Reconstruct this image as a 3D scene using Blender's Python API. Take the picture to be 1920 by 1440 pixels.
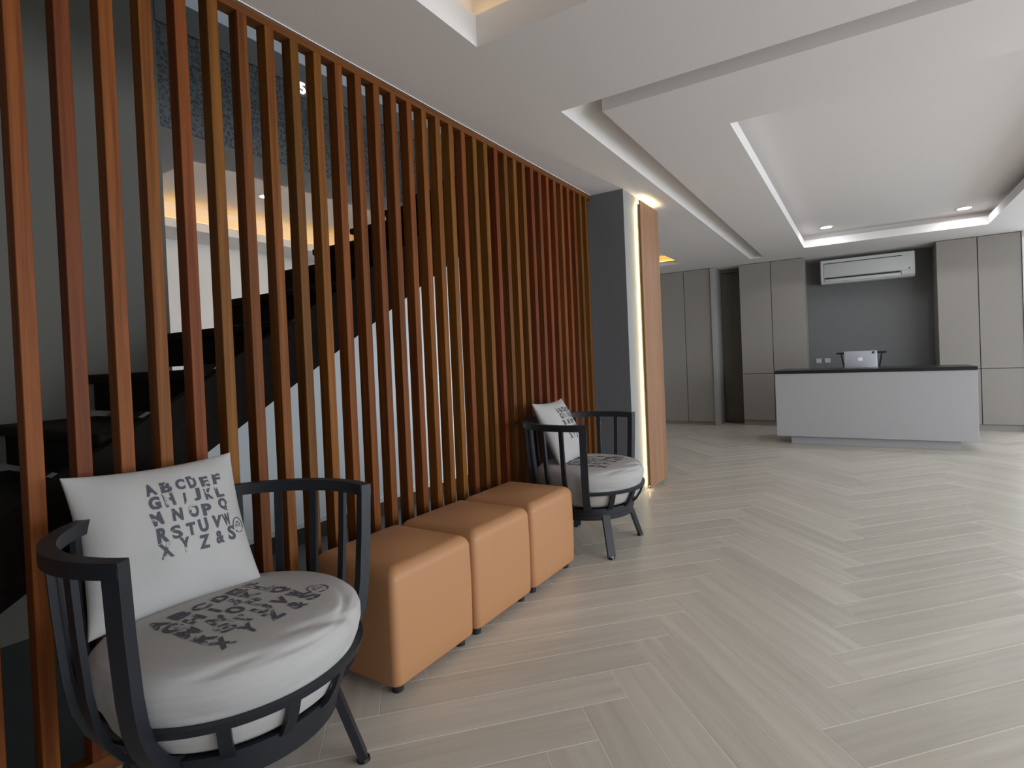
import bpy, bmesh, math, random
from mathutils import Vector, Matrix

for _o in list(bpy.data.objects):
    bpy.data.objects.remove(_o)
S = bpy.context.scene
COL = S.collection
PI = math.pi
random.seed(7)

# ------------------------------------------------------------------ camera
cam_d = bpy.data.cameras.new('camera')
cam = bpy.data.objects.new('camera', cam_d)
COL.objects.link(cam)
_R = Vector((0.8585, 0.5111, -0.0417)); _F = Vector((-0.5119, 0.8589, -0.0128))
_R.normalize(); _F = (_F - _R * _F.dot(_R)).normalized(); _U = _R.cross(_F)
cam.matrix_world = Matrix(((_R.x, _U.x, -_F.x, 0), (_R.y, _U.y, -_F.y, 0), (_R.z, _U.z, -_F.z, 1.15), (0, 0, 0, 1)))
cam_d.sensor_fit = 'HORIZONTAL'; cam_d.sensor_width = 36.0; cam_d.lens = 18.928
cam_d.shift_x = -0.0304; cam_d.shift_y = -0.0161
cam_d.clip_start = 0.02; cam_d.clip_end = 200
S.camera = cam

# ------------------------------------------------------------------ exposure, world, daylight
S.view_settings.view_transform = 'Standard'
S.view_settings.look = 'None'
S.view_settings.gamma = 1.0
S.view_settings.use_curve_mapping = False
S.view_settings.exposure = 0.0
try:
    S.cycles.use_denoising = True
    S.cycles.max_bounces = 10
    S.cycles.diffuse_bounces = 6
    S.cycles.sample_clamp_indirect = 6.0
    S.cycles.caustics_reflective = False
    S.cycles.caustics_refractive = False
except Exception:
    pass
w = bpy.data.worlds.new('sky'); S.world = w; w.use_nodes = True
w.node_tree.nodes['Background'].inputs[0].default_value = (0.75, 0.86, 1.0, 1)
w.node_tree.nodes['Background'].inputs[1].default_value = 0.9

def area(name, loc, direction, sx, sy, power, color, spread=PI):
    d = bpy.data.lights.new(name, 'AREA'); d.shape = 'RECTANGLE'
    d.size = sx; d.size_y = sy; d.energy = power; d.color = color; d.spread = spread
    o = bpy.data.objects.new(name, d); COL.objects.link(o)
    o.location = loc
    o.rotation_euler = Vector(direction).to_track_quat('-Z', 'Y').to_euler()
    return o
DAY = (0.86, 0.94, 1.0)
# daylight through the window wall on the right, one light per bay
for ya, yb, f in ((-2.4, 0.3, 0.9), (0.5, 3.2, 1.8), (3.4, 6.1, 1.08), (6.3, 8.5, 0.62)):
    area('window_daylight', (4.72, (ya + yb) / 2, 1.2), (-1, 0, -0.45), yb - ya, 2.1, 78.0 * f * (yb - ya) / 2.7, DAY)
area('window_daylight', (3.11, 8.96, 1.27), (0, -1, 0), 2.7, 2.3, 27.0, DAY)
# daylight from the upper floor down the stair well; the hall and far room get added fills
area('stairwell_daylight', (-2.7, 3.4, 4.3), (0, -0.15, -1), 1.0, 2.6, 12, (0.84, 0.93, 1.0))
area('added_stair_hall_fill', (-2.75, 4.02, 1.0), (-0.75, -1, 0), 0.9, 1.8, 11, (0.80, 0.92, 1.0))  # unseen fill, added to brighten the white wall under the stair
area('added_far_room_fill', (-4.2, 4.85, 1.3), (-0.9, -1, -0.15), 1.8, 1.6, 26, (0.93, 0.96, 1.0), spread=math.radians(115))  # unseen fill added to light the far room, spread kept off its soffit

# ------------------------------------------------------------------ materials
def mat(name, base, rough=0.5, metal=0.0, spec=0.5, emit=None, estr=0.0, bump=0.0, bscale=60.0, vary=0.0, vscale=3.0, coat=0.0):
    m = bpy.data.materials.new(name); m.use_nodes = True
    nt = m.node_tree; b = nt.nodes['Principled BSDF']
    b.inputs['Base Color'].default_value = (*base, 1)
    b.inputs['Roughness'].default_value = rough
    b.inputs['Metallic'].default_value = metal
    b.inputs['Specular IOR Level'].default_value = spec
    if coat: b.inputs['Coat Weight'].default_value = coat
    if emit:
        b.inputs['Emission Color'].default_value = (*emit, 1)
        b.inputs['Emission Strength'].default_value = estr
    tc = nt.nodes.new('ShaderNodeTexCoord')
    if vary > 0:
        n = nt.nodes.new('ShaderNodeTexNoise'); n.inputs['Scale'].default_value = vscale; n.inputs['Detail'].default_value = 4
        nt.links.new(tc.outputs['Object'], n.inputs['Vector'])
        r = nt.nodes.new('ShaderNodeMapRange')
        r.inputs['To Min'].default_value = 1 - vary; r.inputs['To Max'].default_value = 1 + vary
        nt.links.new(n.outputs['Fac'], r.inputs['Value'])
        mx = nt.nodes.new('ShaderNodeVectorMath'); mx.operation = 'SCALE'
        mx.inputs[0].default_value = base
        nt.links.new(r.outputs['Result'], mx.inputs['Scale'])
        nt.links.new(mx.outputs[0], b.inputs['Base Color'])
    if bump > 0:
        n2 = nt.nodes.new('ShaderNodeTexNoise'); n2.inputs['Scale'].default_value = bscale; n2.inputs['Detail'].default_value = 5
        nt.links.new(tc.outputs['Object'], n2.inputs['Vector'])
        bp = nt.nodes.new('ShaderNodeBump'); bp.inputs['Strength'].default_value = bump; bp.inputs['Distance'].default_value = 0.01
        nt.links.new(n2.outputs['Fac'], bp.inputs['Height'])
        nt.links.new(bp.outputs['Normal'], b.inputs['Normal'])
    return m

def streak_mat(name, dark, light, axis, rough, long_scale, cross_scale, rnd=0.25, hue=0.0, coat=0.0, spec=0.5, bump=0.02):
    """wood-like streaks along one local axis, shifted and toned per object"""
    m = bpy.data.materials.new(name); m.use_nodes = True
    nt = m.node_tree; b = nt.nodes['Principled BSDF']
    b.inputs['Roughness'].default_value = rough; b.inputs['Specular IOR Level'].default_value = spec
    if coat: b.inputs['Coat Weight'].default_value = coat
    tc = nt.nodes.new('ShaderNodeTexCoord'); oi = nt.nodes.new('ShaderNodeObjectInfo')
    mp = nt.nodes.new('ShaderNodeMapping')
    sc = [cross_scale] * 3; sc[axis] = long_scale
    mp.inputs['Scale'].default_value = sc
    off = nt.nodes.new('ShaderNodeVectorMath'); off.operation = 'SCALE'; off.inputs[0].default_value = (37.0, 53.0, 71.0)
    nt.links.new(oi.outputs['Random'], off.inputs['Scale'])
    nt.links.new(tc.outputs['Object'], mp.inputs['Vector']); nt.links.new(off.outputs[0], mp.inputs['Location'])
    n = nt.nodes.new('ShaderNodeTexNoise'); n.inputs['Scale'].default_value = 1.0; n.inputs['Detail'].default_value = 5; n.inputs['Roughness'].default_value = 0.6
    n.inputs['Distortion'].default_value = 0.4
    nt.links.new(mp.outputs[0], n.inputs['Vector'])
    cr = nt.nodes.new('ShaderNodeValToRGB')
    cr.color_ramp.elements[0].position = 0.3; cr.color_ramp.elements[0].color = (*dark, 1)
    cr.color_ramp.elements[1].position = 0.72; cr.color_ramp.elements[1].color = (*light, 1)
    nt.links.new(n.outputs['Fac'], cr.inputs['Fac'])
    hsv = nt.nodes.new('ShaderNodeHueSaturation')
    r = nt.nodes.new('ShaderNodeMapRange'); r.inputs['To Min'].default_value = 1 - rnd; r.inputs['To Max'].default_value = 1 + rnd
    nt.links.new(oi.outputs['Random'], r.inputs['Value']); nt.links.new(r.outputs[0], hsv.inputs['Value'])
    if hue:
        ml = nt.nodes.new('ShaderNodeMath'); ml.operation = 'MULTIPLY'; ml.inputs[1].default_value = 17.31
        fr = nt.nodes.new('ShaderNodeMath'); fr.operation = 'FRACT'
        nt.links.new(oi.outputs['Random'], ml.inputs[0]); nt.links.new(ml.outputs[0], fr.inputs[0])
        r2 = nt.nodes.new('ShaderNodeMapRange'); r2.inputs['To Min'].default_value = 0.5 - hue; r2.inputs['To Max'].default_value = 0.5 + hue
        nt.links.new(fr.outputs[0], r2.inputs['Value']); nt.links.new(r2.outputs[0], hsv.inputs['Hue'])
    nt.links.new(cr.outputs[0], hsv.inputs['Color']); nt.links.new(hsv.outputs[0], b.inputs['Base Color'])
    if bump:
        bp = nt.nodes.new('ShaderNodeBump'); bp.inputs['Strength'].default_value = bump; bp.inputs['Distance'].default_value = 0.01
        nt.links.new(n.outputs['Fac'], bp.inputs['Height']); nt.links.new(bp.outputs[0], b.inputs['Normal'])
    return m

def ink_mat(name, ink, cloth):
    """worn screen print: ink with patches where the cloth shows through"""
    m = bpy.data.materials.new(name); m.use_nodes = True
    nt = m.node_tree; b = nt.nodes['Principled BSDF']; b.inputs['Roughness'].default_value = 0.9
    tc = nt.nodes.new('ShaderNodeTexCoord')
    n = nt.nodes.new('ShaderNodeTexNoise'); n.inputs['Scale'].default_value = 75; n.inputs['Detail'].default_value = 2
    n2 = nt.nodes.new('ShaderNodeTexNoise'); n2.inputs['Scale'].default_value = 22; n2.inputs['Detail'].default_value = 1
    nt.links.new(tc.outputs['Object'], n.inputs['Vector']); nt.links.new(tc.outputs['Object'], n2.inputs['Vector'])
    ad = nt.nodes.new('ShaderNodeMath'); ad.operation = 'ADD'
    nt.links.new(n.outputs['Fac'], ad.inputs[0]); nt.links.new(n2.outputs['Fac'], ad.inputs[1])
    cr = nt.nodes.new('ShaderNodeValToRGB'); e = cr.color_ramp.elements
    e[0].position = 0.555; e[0].color = (*ink, 1); e[1].position = 0.585; e[1].color = (*cloth, 1)
    hf = nt.nodes.new('ShaderNodeMath'); hf.operation = 'MULTIPLY'; hf.inputs[1].default_value = 0.5
    nt.links.new(ad.outputs[0], hf.inputs[0]); nt.links.new(hf.outputs[0], cr.inputs['Fac'])
    nt.links.new(cr.outputs[0], b.inputs['Base Color'])
    return m

def stone_mat():
    m = bpy.data.materials.new('speckled_stone'); m.use_nodes = True
    nt = m.node_tree; b = nt.nodes['Principled BSDF']; b.inputs['Roughness'].default_value = 0.85
    tc = nt.nodes.new('ShaderNodeTexCoord')
    v = nt.nodes.new('ShaderNodeTexVoronoi'); v.inputs['Scale'].default_value = 55
    n = nt.nodes.new('ShaderNodeTexNoise'); n.inputs['Scale'].default_value = 40; n.inputs['Detail'].default_value = 6
    nt.links.new(tc.outputs['Object'], v.inputs['Vector']); nt.links.new(tc.outputs['Object'], n.inputs['Vector'])
    ml = nt.nodes.new('ShaderNodeMath'); ml.operation = 'MULTIPLY'
    nt.links.new(v.outputs['Distance'], ml.inputs[0]); nt.links.new(n.outputs['Fac'], ml.inputs[1])
    cr = nt.nodes.new('ShaderNodeValToRGB'); e = cr.color_ramp.elements
    e[0].position = 0.05; e[0].color = (0.05, 0.055, 0.058, 1); e[1].position = 0.35; e[1].color = (0.17, 0.18, 0.185, 1)
    nt.links.new(ml.outputs[0], cr.inputs['Fac']); nt.links.new(cr.outputs[0], b.inputs['Base Color'])
    bp = nt.nodes.new('ShaderNodeBump'); bp.inputs['Strength'].default_value = 0.5; bp.inputs['Distance'].default_value = 0.01
    nt.links.new(ml.outputs[0], bp.inputs['Height']); nt.links.new(bp.outputs[0], b.inputs['Normal'])
    return m

M = {}
M['ceiling'] = mat('ceiling_paint', (0.74, 0.705, 0.69), 0.9, bump=0.02, bscale=90)
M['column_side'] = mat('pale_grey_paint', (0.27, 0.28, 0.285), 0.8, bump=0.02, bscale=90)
M['white'] = mat('white_paint', (0.78, 0.78, 0.77), 0.85, bump=0.02, bscale=90)
M['wall_grey'] = mat('grey_wall_paint', (0.23, 0.215, 0.19), 0.9, bump=0.03, bscale=80)
M['wall_white'] = mat('stair_wall_paint', (0.74, 0.78, 0.80), 0.85, bump=0.02, bscale=80)
M['charcoal'] = mat('charcoal_wall_paint', (0.14, 0.142, 0.150), 0.75, bump=0.03, bscale=90)
M['niche'] = mat('niche_wall_paint', (0.175, 0.173, 0.172), 0.8, bump=0.02, bscale=90)
M['stone'] = stone_mat()
M['stone_band'] = mat('smooth_stone_band', (0.16, 0.165, 0.16), 0.7, vary=0.1, vscale=2)
M['tile'] = streak_mat('wood_look_tile', (0.50, 0.452, 0.385), (0.63, 0.58, 0.512), 0, 0.33, 1.3, 26.0, rnd=0.07, spec=0.45, bump=0.006)
M['grout'] = mat('pale_grout', (0.78, 0.74, 0.67), 0.8)
M['hall_floor'] = mat('grey_hall_tile', (0.13, 0.135, 0.135), 0.6, vary=0.1)
M['slat'] = streak_mat('stained_teak', (0.100, 0.0245, 0.0025), (0.215, 0.066, 0.010), 2, 0.55, 1.6, 60.0, rnd=0.22, hue=0.015, bump=0.03, spec=0.22)
M['beam'] = streak_mat('stained_teak_beam', (0.105, 0.030, 0.005), (0.175, 0.058, 0.012), 1, 0.55, 1.6, 60.0, rnd=0.03, bump=0.03, spec=0.22)
M['plank'] = streak_mat('pale_veneer', (0.265, 0.130, 0.066), (0.385, 0.205, 0.115), 2, 0.45, 1.0, 45.0, rnd=0.07, bump=0.02)
M['tread'] = streak_mat('espresso_timber', (0.007, 0.005, 0.004), (0.016, 0.011, 0.008), 0, 0.65, 2.0, 40.0, rnd=0.1, spec=0.10)
M['metal'] = mat('navy_black_powder_coat', (0.011, 0.0125, 0.0175), 0.45, spec=0.4, bump=0.02, bscale=300)
M['glide'] = mat('black_plastic', (0.008, 0.008, 0.009), 0.35)
M['chrome'] = mat('chrome', (0.8, 0.8, 0.8), 0.15, metal=1.0)
M['fabric'] = mat('linen_cover', (0.43, 0.412, 0.40), 0.95, spec=0.2, bump=0.12, bscale=420, vary=0.04, vscale=9)
M['ink'] = ink_mat('worn_ink', (0.075, 0.073, 0.092), (0.385, 0.37, 0.36))
M['leather'] = mat('tan_leatherette', (0.44, 0.215, 0.098), 0.48, spec=0.4, bump=0.05, bscale=260, vary=0.03, vscale=6)
M['foot'] = mat('black_rubber', (0.012, 0.012, 0.013), 0.5)
M['cabinet'] = mat('greige_laminate', (0.29, 0.265, 0.24), 0.5, spec=0.4)
M['gap_shade'] = mat('painted_gap_shade', (0.03, 0.028, 0.026), 0.9)  # shade of the door gaps put into a colour
M['end_panel'] = mat('pale_end_panel', (0.34, 0.33, 0.315), 0.5)
M['brown_door'] = mat('brown_door_laminate', (0.135, 0.112, 0.09), 0.55, vary=0.06, vscale=4)
M['counter'] = mat('grey_desk_laminate', (0.41, 0.40, 0.41), 0.45, spec=0.4)
M['black_stone'] = mat('black_granite', (0.012, 0.012, 0.013), 0.3, vary=0.3, vscale=80)
M['ac'] = mat('white_plastic', (0.66, 0.655, 0.64), 0.4)
M['ac_dark'] = mat('dark_vent', (0.02, 0.02, 0.02), 0.7)
M['ac_panel'] = mat('white_front_plastic', (0.60, 0.60, 0.59), 0.45)
M['silver'] = mat('silver_aluminium', (0.50, 0.51, 0.56), 0.4, metal=0.25)
M['bezel'] = mat('white_rim', (0.85, 0.85, 0.88), 0.4)
M['logo'] = mat('polished_logo', (0.92, 0.92, 0.95), 0.3)
M['socket'] = mat('grey_socket_plate', (0.42, 0.43, 0.44), 0.4)
M['socket_sw'] = mat('pale_rocker', (0.62, 0.63, 0.63), 0.4)
M['warm_led'] = mat('warm_led', (1, 0.8, 0.4), 0.5, emit=(1.0, 0.70, 0.26), estr=3.5)
M['amber_led'] = mat('amber_led', (1, 0.75, 0.3), 0.5, emit=(1.0, 0.58, 0.11), estr=8)
M['added_cove_glow'] = mat('added_cove_glow', (1, 0.9, 0.7), 0.5, emit=(1.0, 0.88, 0.70), estr=26)  # emission of the added strip on the far tray's near ledge
M['edge_led'] = mat('edge_led', (1, 0.85, 0.5), 0.5, emit=(1.0, 0.80, 0.46), estr=38)
M['brass'] = mat('gold_led_channel', (0.55, 0.36, 0.10), 0.35, metal=0.8)
M['lamp'] = mat('cool_led_lens', (1, 1, 1), 0.5, emit=(0.95, 0.98, 1.0), estr=12)
M['numeral'] = mat('lit_numeral', (1, 1, 1), 0.5, emit=(1, 0.98, 0.97), estr=1.6)
M['baseboard'] = mat('dark_baseboard', (0.045, 0.038, 0.032), 0.5)
M['frame'] = mat('white_window_frame', (0.75, 0.77, 0.80), 0.5)

# ------------------------------------------------------------------ mesh helpers
def link(name, me, material=None, parent=None, kind=None, smooth=False, auto=None):
    o = bpy.data.objects.new(name, me); COL.objects.link(o)
    if material is not None:
        for mm in (material if isinstance(material, (list, tuple)) else [material]):
            me.materials.append(mm)
    if parent is not None: o.parent = parent
    if kind: o['kind'] = kind
    if smooth:
        for p in me.polygons: p.use_smooth = True
        if auto is not None:
            me.set_sharp_from_angle(angle=auto)
    return o

def from_bm(name, bm, material=None, parent=None, kind=None, smooth=False, auto=None):
    me = bpy.data.meshes.new(name); bm.normal_update(); bm.to_mesh(me); bm.free()
    return link(name, me, material, parent, kind, smooth, auto)

def add_box(bm, x0, x1, y0, y1, z0, z1, bev=0.0, mi=0, seg=1):
    n0 = len(bm.faces)
    vs = [bm.verts.new((x, y, z)) for x in (x0, x1) for y in (y0, y1) for z in (z0, z1)]
    fs = [bm.faces.new([vs[i] for i in q]) for q in ((0, 1, 3, 2), (4, 6, 7, 5), (0, 4, 5, 1), (2, 3, 7, 6), (0, 2, 6, 4), (1, 5, 7, 3))]
    for f in fs: f.material_index = mi
    if bev > 0:
        es = list({e for f in fs for e in f.edges})
        bmesh.ops.bevel(bm, geom=es, offset=bev, segments=seg, affect='EDGES', profile=0.5)
    return vs

def box(name, x0, x1, y0, y1, z0, z1, material, parent=None, bev=0.0, kind=None, seg=1):
    """box whose mesh sits about its own centre, placed in world (or parent) space"""
    c = Vector(((x0 + x1) / 2, (y0 + y1) / 2, (z0 + z1) / 2))
    bm = bmesh.new()
    add_box(bm, x0 - c.x, x1 - c.x, y0 - c.y, y1 - c.y, z0 - c.z, z1 - c.z, bev, seg=seg)
    o = from_bm(name, bm, material, parent, kind, smooth=bev > 0 and seg > 1, auto=0.6 if bev > 0 and seg > 1 else None)
    o.location = c - (parent.location if parent is not None else Vector((0, 0, 0)))
    return o

def tag(o, label, cat, group=None, kind=None):
    o['label'] = label; o['category'] = cat
    if group: o['group'] = group
    if kind: o['kind'] = kind
    return o

def thing(name, label, cat, loc=(0, 0, 0), rz=0.0, group=None):
    o = bpy.data.objects.new(name, None); COL.objects.link(o)
    o.empty_display_size = 0.1
    o.location = loc; o.rotation_euler = (0, 0, rz)
    return tag(o, label, cat, group)

def loft(bm, rings, closed=True, cap=True):
    """rings: list of lists of points, same count, each a closed loop"""
    vr = [[bm.verts.new(p) for p in r] for r in rings]
    n = len(vr[0])
    for a, b in zip(vr, vr[1:]):
        for i in range(n):
            j = (i + 1) % n
            bm.faces.new((a[i], a[j], b[j], b[i]))
    if not closed and cap:
        bm.faces.new(list(reversed(vr[0]))); bm.faces.new(vr[-1])
    if closed:
        a, b = vr[-1], vr[0]
        for i in range(n):
            j = (i + 1) % n
            bm.faces.new((a[i], a[j], b[j], b[i]))
    bmesh.ops.recalc_face_normals(bm, faces=bm.faces)

def arc_bar(bm, a0, a1, prof, n):
    """sweep a closed (r, z) profile round the z axis from angle a0 to a1"""
    full = abs(a1 - a0) > 2 * PI - 1e-4
    rings = []
    cnt = n if full else n + 1
    for k in range(cnt):
        a = a0 + (a1 - a0) * k / n
        rings.append([(r * math.cos(a), r * math.sin(a), z) for r, z in prof])
    loft(bm, rings, closed=full)

def rz_bar(bm, a, path, wid, thick):
    """flat bar standing in the radial plane at angle a; path of (r, z)"""
    t = Vector((-math.sin(a), math.cos(a), 0)); rad = Vector((math.cos(a), math.sin(a), 0)); up = Vector((0, 0, 1))
    rings = []
    for k, (r, z) in enumerate(path):
        p0 = path[max(k - 1, 0)]; p1 = path[min(k + 1, len(path) - 1)]
        d = Vector((p1[0] - p0[0], p1[1] - p0[1])).normalized()
        nrm = rad * d.y - up * d.x
        c = rad * r + up * z
        rings.append([c + t * wid / 2 + nrm * thick / 2, c - t * wid / 2 + nrm * thick / 2, c - t * wid / 2 - nrm * thick / 2, c + t * wid / 2 - nrm * thick / 2])
    loft(bm, rings, closed=False)

def bar3(bm, p0, p1, wid, thick, side):
    p0 = Vector(p0); p1 = Vector(p1); d = (p1 - p0).normalized()
    s = Vector(side); s = (s - d * s.dot(d)).normalized(); n = d.cross(s)
    rings = [[p + s * wid / 2 * a + n * thick / 2 * b for a, b in ((1, 1), (-1, 1), (-1, -1), (1, -1))] for p in (p0, p1)]
    loft(bm, rings, closed=False)

def cyl(bm, cx, cy, z0, z1, r0, r1=None, n=20):
    r1 = r0 if r1 is None else r1
    rings = [[(cx + r * math.cos(2 * PI * k / n), cy + r * math.sin(2 * PI * k / n), z) for k in range(n)] for r, z in ((r0, z0), (r1, z1))]
    loft(bm, rings, closed=False)

def quad(bm, pts, mi=0):
    f = bm.faces.new([bm.verts.new(p) for p in pts]); f.material_index = mi
    return f

# ------------------------------------------------------------------ room constants
H = 2.517
SX = -1.931            # front face of the slat screen
SXB = -1.989           # back face
WX = -3.255            # wall on the far side of the stair
CY = 4.13              # near face of the column
CABY = 8.862           # cabinet fronts
RX = 4.60              # window wall
YF = -3.0              # wall behind the camera
YB = 9.33              # niche back wall

# ------------------------------------------------------------------ ceiling
def build_ceiling():
    holes = {}
    # class: (rects, lip_top, cavity_z, margin)
    holes['tray_near'] = ([(-1.398, 0.9, -2.2, 1.90)], 2.655, 2.80, 0.07)
    holes['trough'] = ([(-1.393, -1.205, 2.643, 8.42), (-1.205, RX, 2.643, 2.777)], 2.645, 2.645, 0.0)
    holes['tray_desk'] = ([(-0.645, 1.285, 3.375, 8.06)], 2.612, 2.685, 0.10)
    holes['void'] = ([(WX, SXB - 0.004, -2.2, 4.05)], 3.25, 3.25, 0.0)
    holes['tray_far'] = ([(-5.40, -3.64, 1.85, 4.7)], 2.60, 2.78, 0.16)
    holes['tray_back'] = ([(-3.4, -2.30, 6.9, 8.02)], 2.58, 2.66, 0.10)
    xs = sorted({-6.0, RX} | {r[i] for h in holes.values() for r in h[0] for i in (0, 1)})
    ys = sorted({YF, YB} | {r[i] for h in holes.values() for r in h[0] for i in (2, 3)})
    def cls(x, y):
        for k, h in holes.items():
            for r in h[0]:
                if r[0] < x < r[1] and r[2] < y < r[3]: return k
        return None
    bm = bmesh.new()
    grid = [[cls((xs[i] + xs[i + 1]) / 2, (ys[j] + ys[j + 1]) / 2) for j in range(len(ys) - 1)] for i in range(len(xs) - 1)]
    for i in range(len(xs) - 1):
        for j in range(len(ys) - 1):
            x0, x1, y0, y1 = xs[i], xs[i + 1], ys[j], ys[j + 1]
            g = grid[i][j]
            if g is None:
                quad(bm, ((x0, y0, H), (x0, y1, H), (x1, y1, H), (x1, y0, H)))
                continue
            zt = holes[g][1]
            if g == 'trough':
                quad(bm, ((x0, y0, zt), (x0, y1, zt), (x1, y1, zt), (x1, y0, zt)))
            if g == 'void': continue
            for di, dj, a, b in ((-1, 0, (x0, y0), (x0, y1)), (1, 0, (x1, y1), (x1, y0)), (0, -1, (x1, y0), (x0, y0)), (0, 1, (x0, y1), (x1, y1))):
                ii, jj = i + di, j + dj
                nb = grid[ii][jj] if 0 <= ii < len(xs) - 1 and 0 <= jj < len(ys) - 1 else None
                if nb != g:
                    quad(bm, ((a[0], a[1], H), (b[0], b[1], H), (b[0], b[1], zt), (a[0], a[1], zt)))
    for k, (rects, zt, zc, m) in holes.items():
        if m <= 0: continue
        x0, x1, y0, y1 = rects[0]; X0, X1, Y0, Y1 = x0 - m, x1 + m, y0 - m, y1 + m
        for a in ((X0, x0, Y0, Y1), (x1, X1, Y0, Y1), (x0, x1, Y0, y0), (x0, x1, y1, Y1)):
            quad(bm, ((a[0], a[2], zt), (a[1], a[2], zt), (a[1], a[3], zt), (a[0], a[3], zt)))
        for a, b in (((X0, Y0), (X0, Y1)), ((X0, Y1), (X1, Y1)), ((X1, Y1), (X1, Y0)), ((X1, Y0), (X0, Y0))):
            quad(bm, ((a[0], a[1], zt), (b[0], b[1], zt), (b[0], b[1], zc), (a[0], a[1], zc)))
        quad(bm, ((X0, Y0, zc), (X0, Y1, zc), (X1, Y1, zc), (X1, Y0, zc)))
    # coved lining along the left run of the trough
    n, x0, x1, y0, y1 = 12, -1.393, -1.206, 2.644, 8.42
    prof = [(x0 + (x1 - x0) * t, H + 0.002 + 0.105 * math.sin(PI / 2 * t) ** 0.9) for t in [k / n for k in range(n + 1)]]
    prev = None
    for x, z in prof:
        cur = (bm.verts.new((x, y0, z)), bm.verts.new((x, y1, z)))
        if prev: bm.faces.new((prev[0], prev[1], cur[1], cur[0])).smooth = True
        prev = cur
    bmesh.ops.remove_doubles(bm, verts=bm.verts, dist=0.0005)
    from_bm('ceiling', bm, M['ceiling'], kind='structure')
build_ceiling()

# ------------------------------------------------------------------ floor of herringbone tiles
TW, NB = 0.163, 6
GAP = 0.0036
def build_floor():
    bm = bmesh.new()
    add_box(bm, SXB, RX + 0.3, YF, 4.82, -0.06, -0.0005); add_box(bm, -3.9, RX + 0.3, 4.8201, YB + 0.1, -0.06, -0.0005)
    fl = from_bm('floor', bm, M['grout'], kind='structure')
    L = TW * NB
    h = 0.012
    X0, X1, Y0, Y1 = SXB, RX, YF, YB + 0.05
    def clip(poly):
        XL = -3.85 if min(p[1] for p in poly) > 4.30 else X0
        for (ax, s, lim) in ((0, 1, XL), (0, -1, X1), (1, 1, Y0), (1, -1, Y1)):
            out = []
            for i in range(len(poly)):
                p, q = poly[i], poly[(i + 1) % len(poly)]
                dp, dq = s * (p[ax] - lim), s * (q[ax] - lim)
                if dp >= 0: out.append(p)
                if (dp >= 0) != (dq >= 0):
                    t = dp / (dp - dq); out.append((p[0] + (q[0] - p[0]) * t, p[1] + (q[1] - p[1]) * t))
            poly = out
            if len(poly) < 3: return []
        return poly
    def prism(poly):
        b = bmesh.new()
        lo = [b.verts.new((x, y, -h)) for x, y in poly]; hi = [b.verts.new((x, y, 0)) for x, y in poly]
        b.faces.new(hi); b.faces.new(list(reversed(lo)))
        n = len(poly)
        for i in range(n):
            j = (i + 1) % n; b.faces.new((lo[i], lo[j], hi[j], hi[i]))
        return b
    g = GAP / 2
    rect = [(-L / 2 + g, -TW / 2 + g), (L / 2 - g, -TW / 2 + g), (L / 2 - g, TW / 2 - g), (-L / 2 + g, TW / 2 - g)]
    full = bpy.data.meshes.new('tile'); b = prism(rect); b.normal_update(); b.to_mesh(full); b.free(); full.materials.append(M['tile'])
    # anchor: the corner (k+n, k+1) of a pair sits on the measured corner
    s = 1 / math.sqrt(2)
    def W2(u, v):
        u0, v0 = (NB, 1)
        du, dv = (u - u0) * TW, (v - v0) * TW
        return (-0.835 + (du - dv) * s, 1.792 + (du + dv) * s)
    view_inv = cam.matrix_world.inverted()
    def in_view(x, y):
        p = view_inv @ Vector((x, y, 0))
        if p.z > -0.3: return False
        px = 1018.4 + 1009.5 * p.x / -p.z; py = 689.0 + 1009.5 * -p.y / -p.z
        return -60 < px < 1980 and -60 < py < 1500
    rest = bmesh.new(); count = 0
    for c in range(-12, 12):
        for k in range(-60, 90):
            for typ in (0, 1):
                if typ == 0:
                    u, v, ang = k + c * NB + NB / 2, k - c * NB + 0.5, PI / 4
                else:
                    u, v, ang = k + c * NB + NB + 0.5, k - c * NB + 1 - NB / 2, 3 * PI / 4
                x, y = W2(u, v)
                if not ((X0 - 0.6 if y < 4.3 else -4.5) < x < X1 + 0.6 and Y0 - 0.6 < y < Y1 + 0.6): continue
                ca, sa = math.cos(ang), math.sin(ang)
                wp = [(x + ca * p[0] - sa * p[1], y + sa * p[0] + ca * p[1]) for p in rect]
                inside = all((X0 if min(q[1] for q in wp) <= 4.30 else -3.85) <= p[0] <= X1 and Y0 <= p[1] <= Y1 for p in wp)
                poly = wp if inside else clip(wp)
                if not poly: continue
                area_ = abs(sum(poly[i][0] * poly[(i + 1) % len(poly)][1] - poly[(i + 1) % len(poly)][0] * poly[i][1] for i in range(len(poly)))) / 2
                if area_ < 0.0008: continue
                vis = any(in_view(*p) for p in poly)
                loc = [((p[0] - x) * ca + (p[1] - y) * sa, -(p[0] - x) * sa + (p[1] - y) * ca) for p in poly]
                if vis and count < 299:
                    count += 1
                    if inside: o = bpy.data.objects.new('tile', full); COL.objects.link(o)
                    else:
                        o = from_bm('tile', prism(loc), M['tile'])
                    o.location = (x, y, 0); o.rotation_euler = (0, 0, ang); o.parent = fl
                else:
                    lo = [rest.verts.new((p[0], p[1], -h)) for p in poly]; hi = [rest.verts.new((p[0], p[1], 0)) for p in poly]
                    rest.faces.new(hi)
                    for i in range(len(poly)):
                        j = (i + 1) % len(poly); rest.faces.new((lo[i], lo[j], hi[j], hi[i]))
    r = from_bm('tile_field', rest, M['tile'], fl); r['kind'] = 'stuff'
    return count
NT = build_floor()

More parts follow.
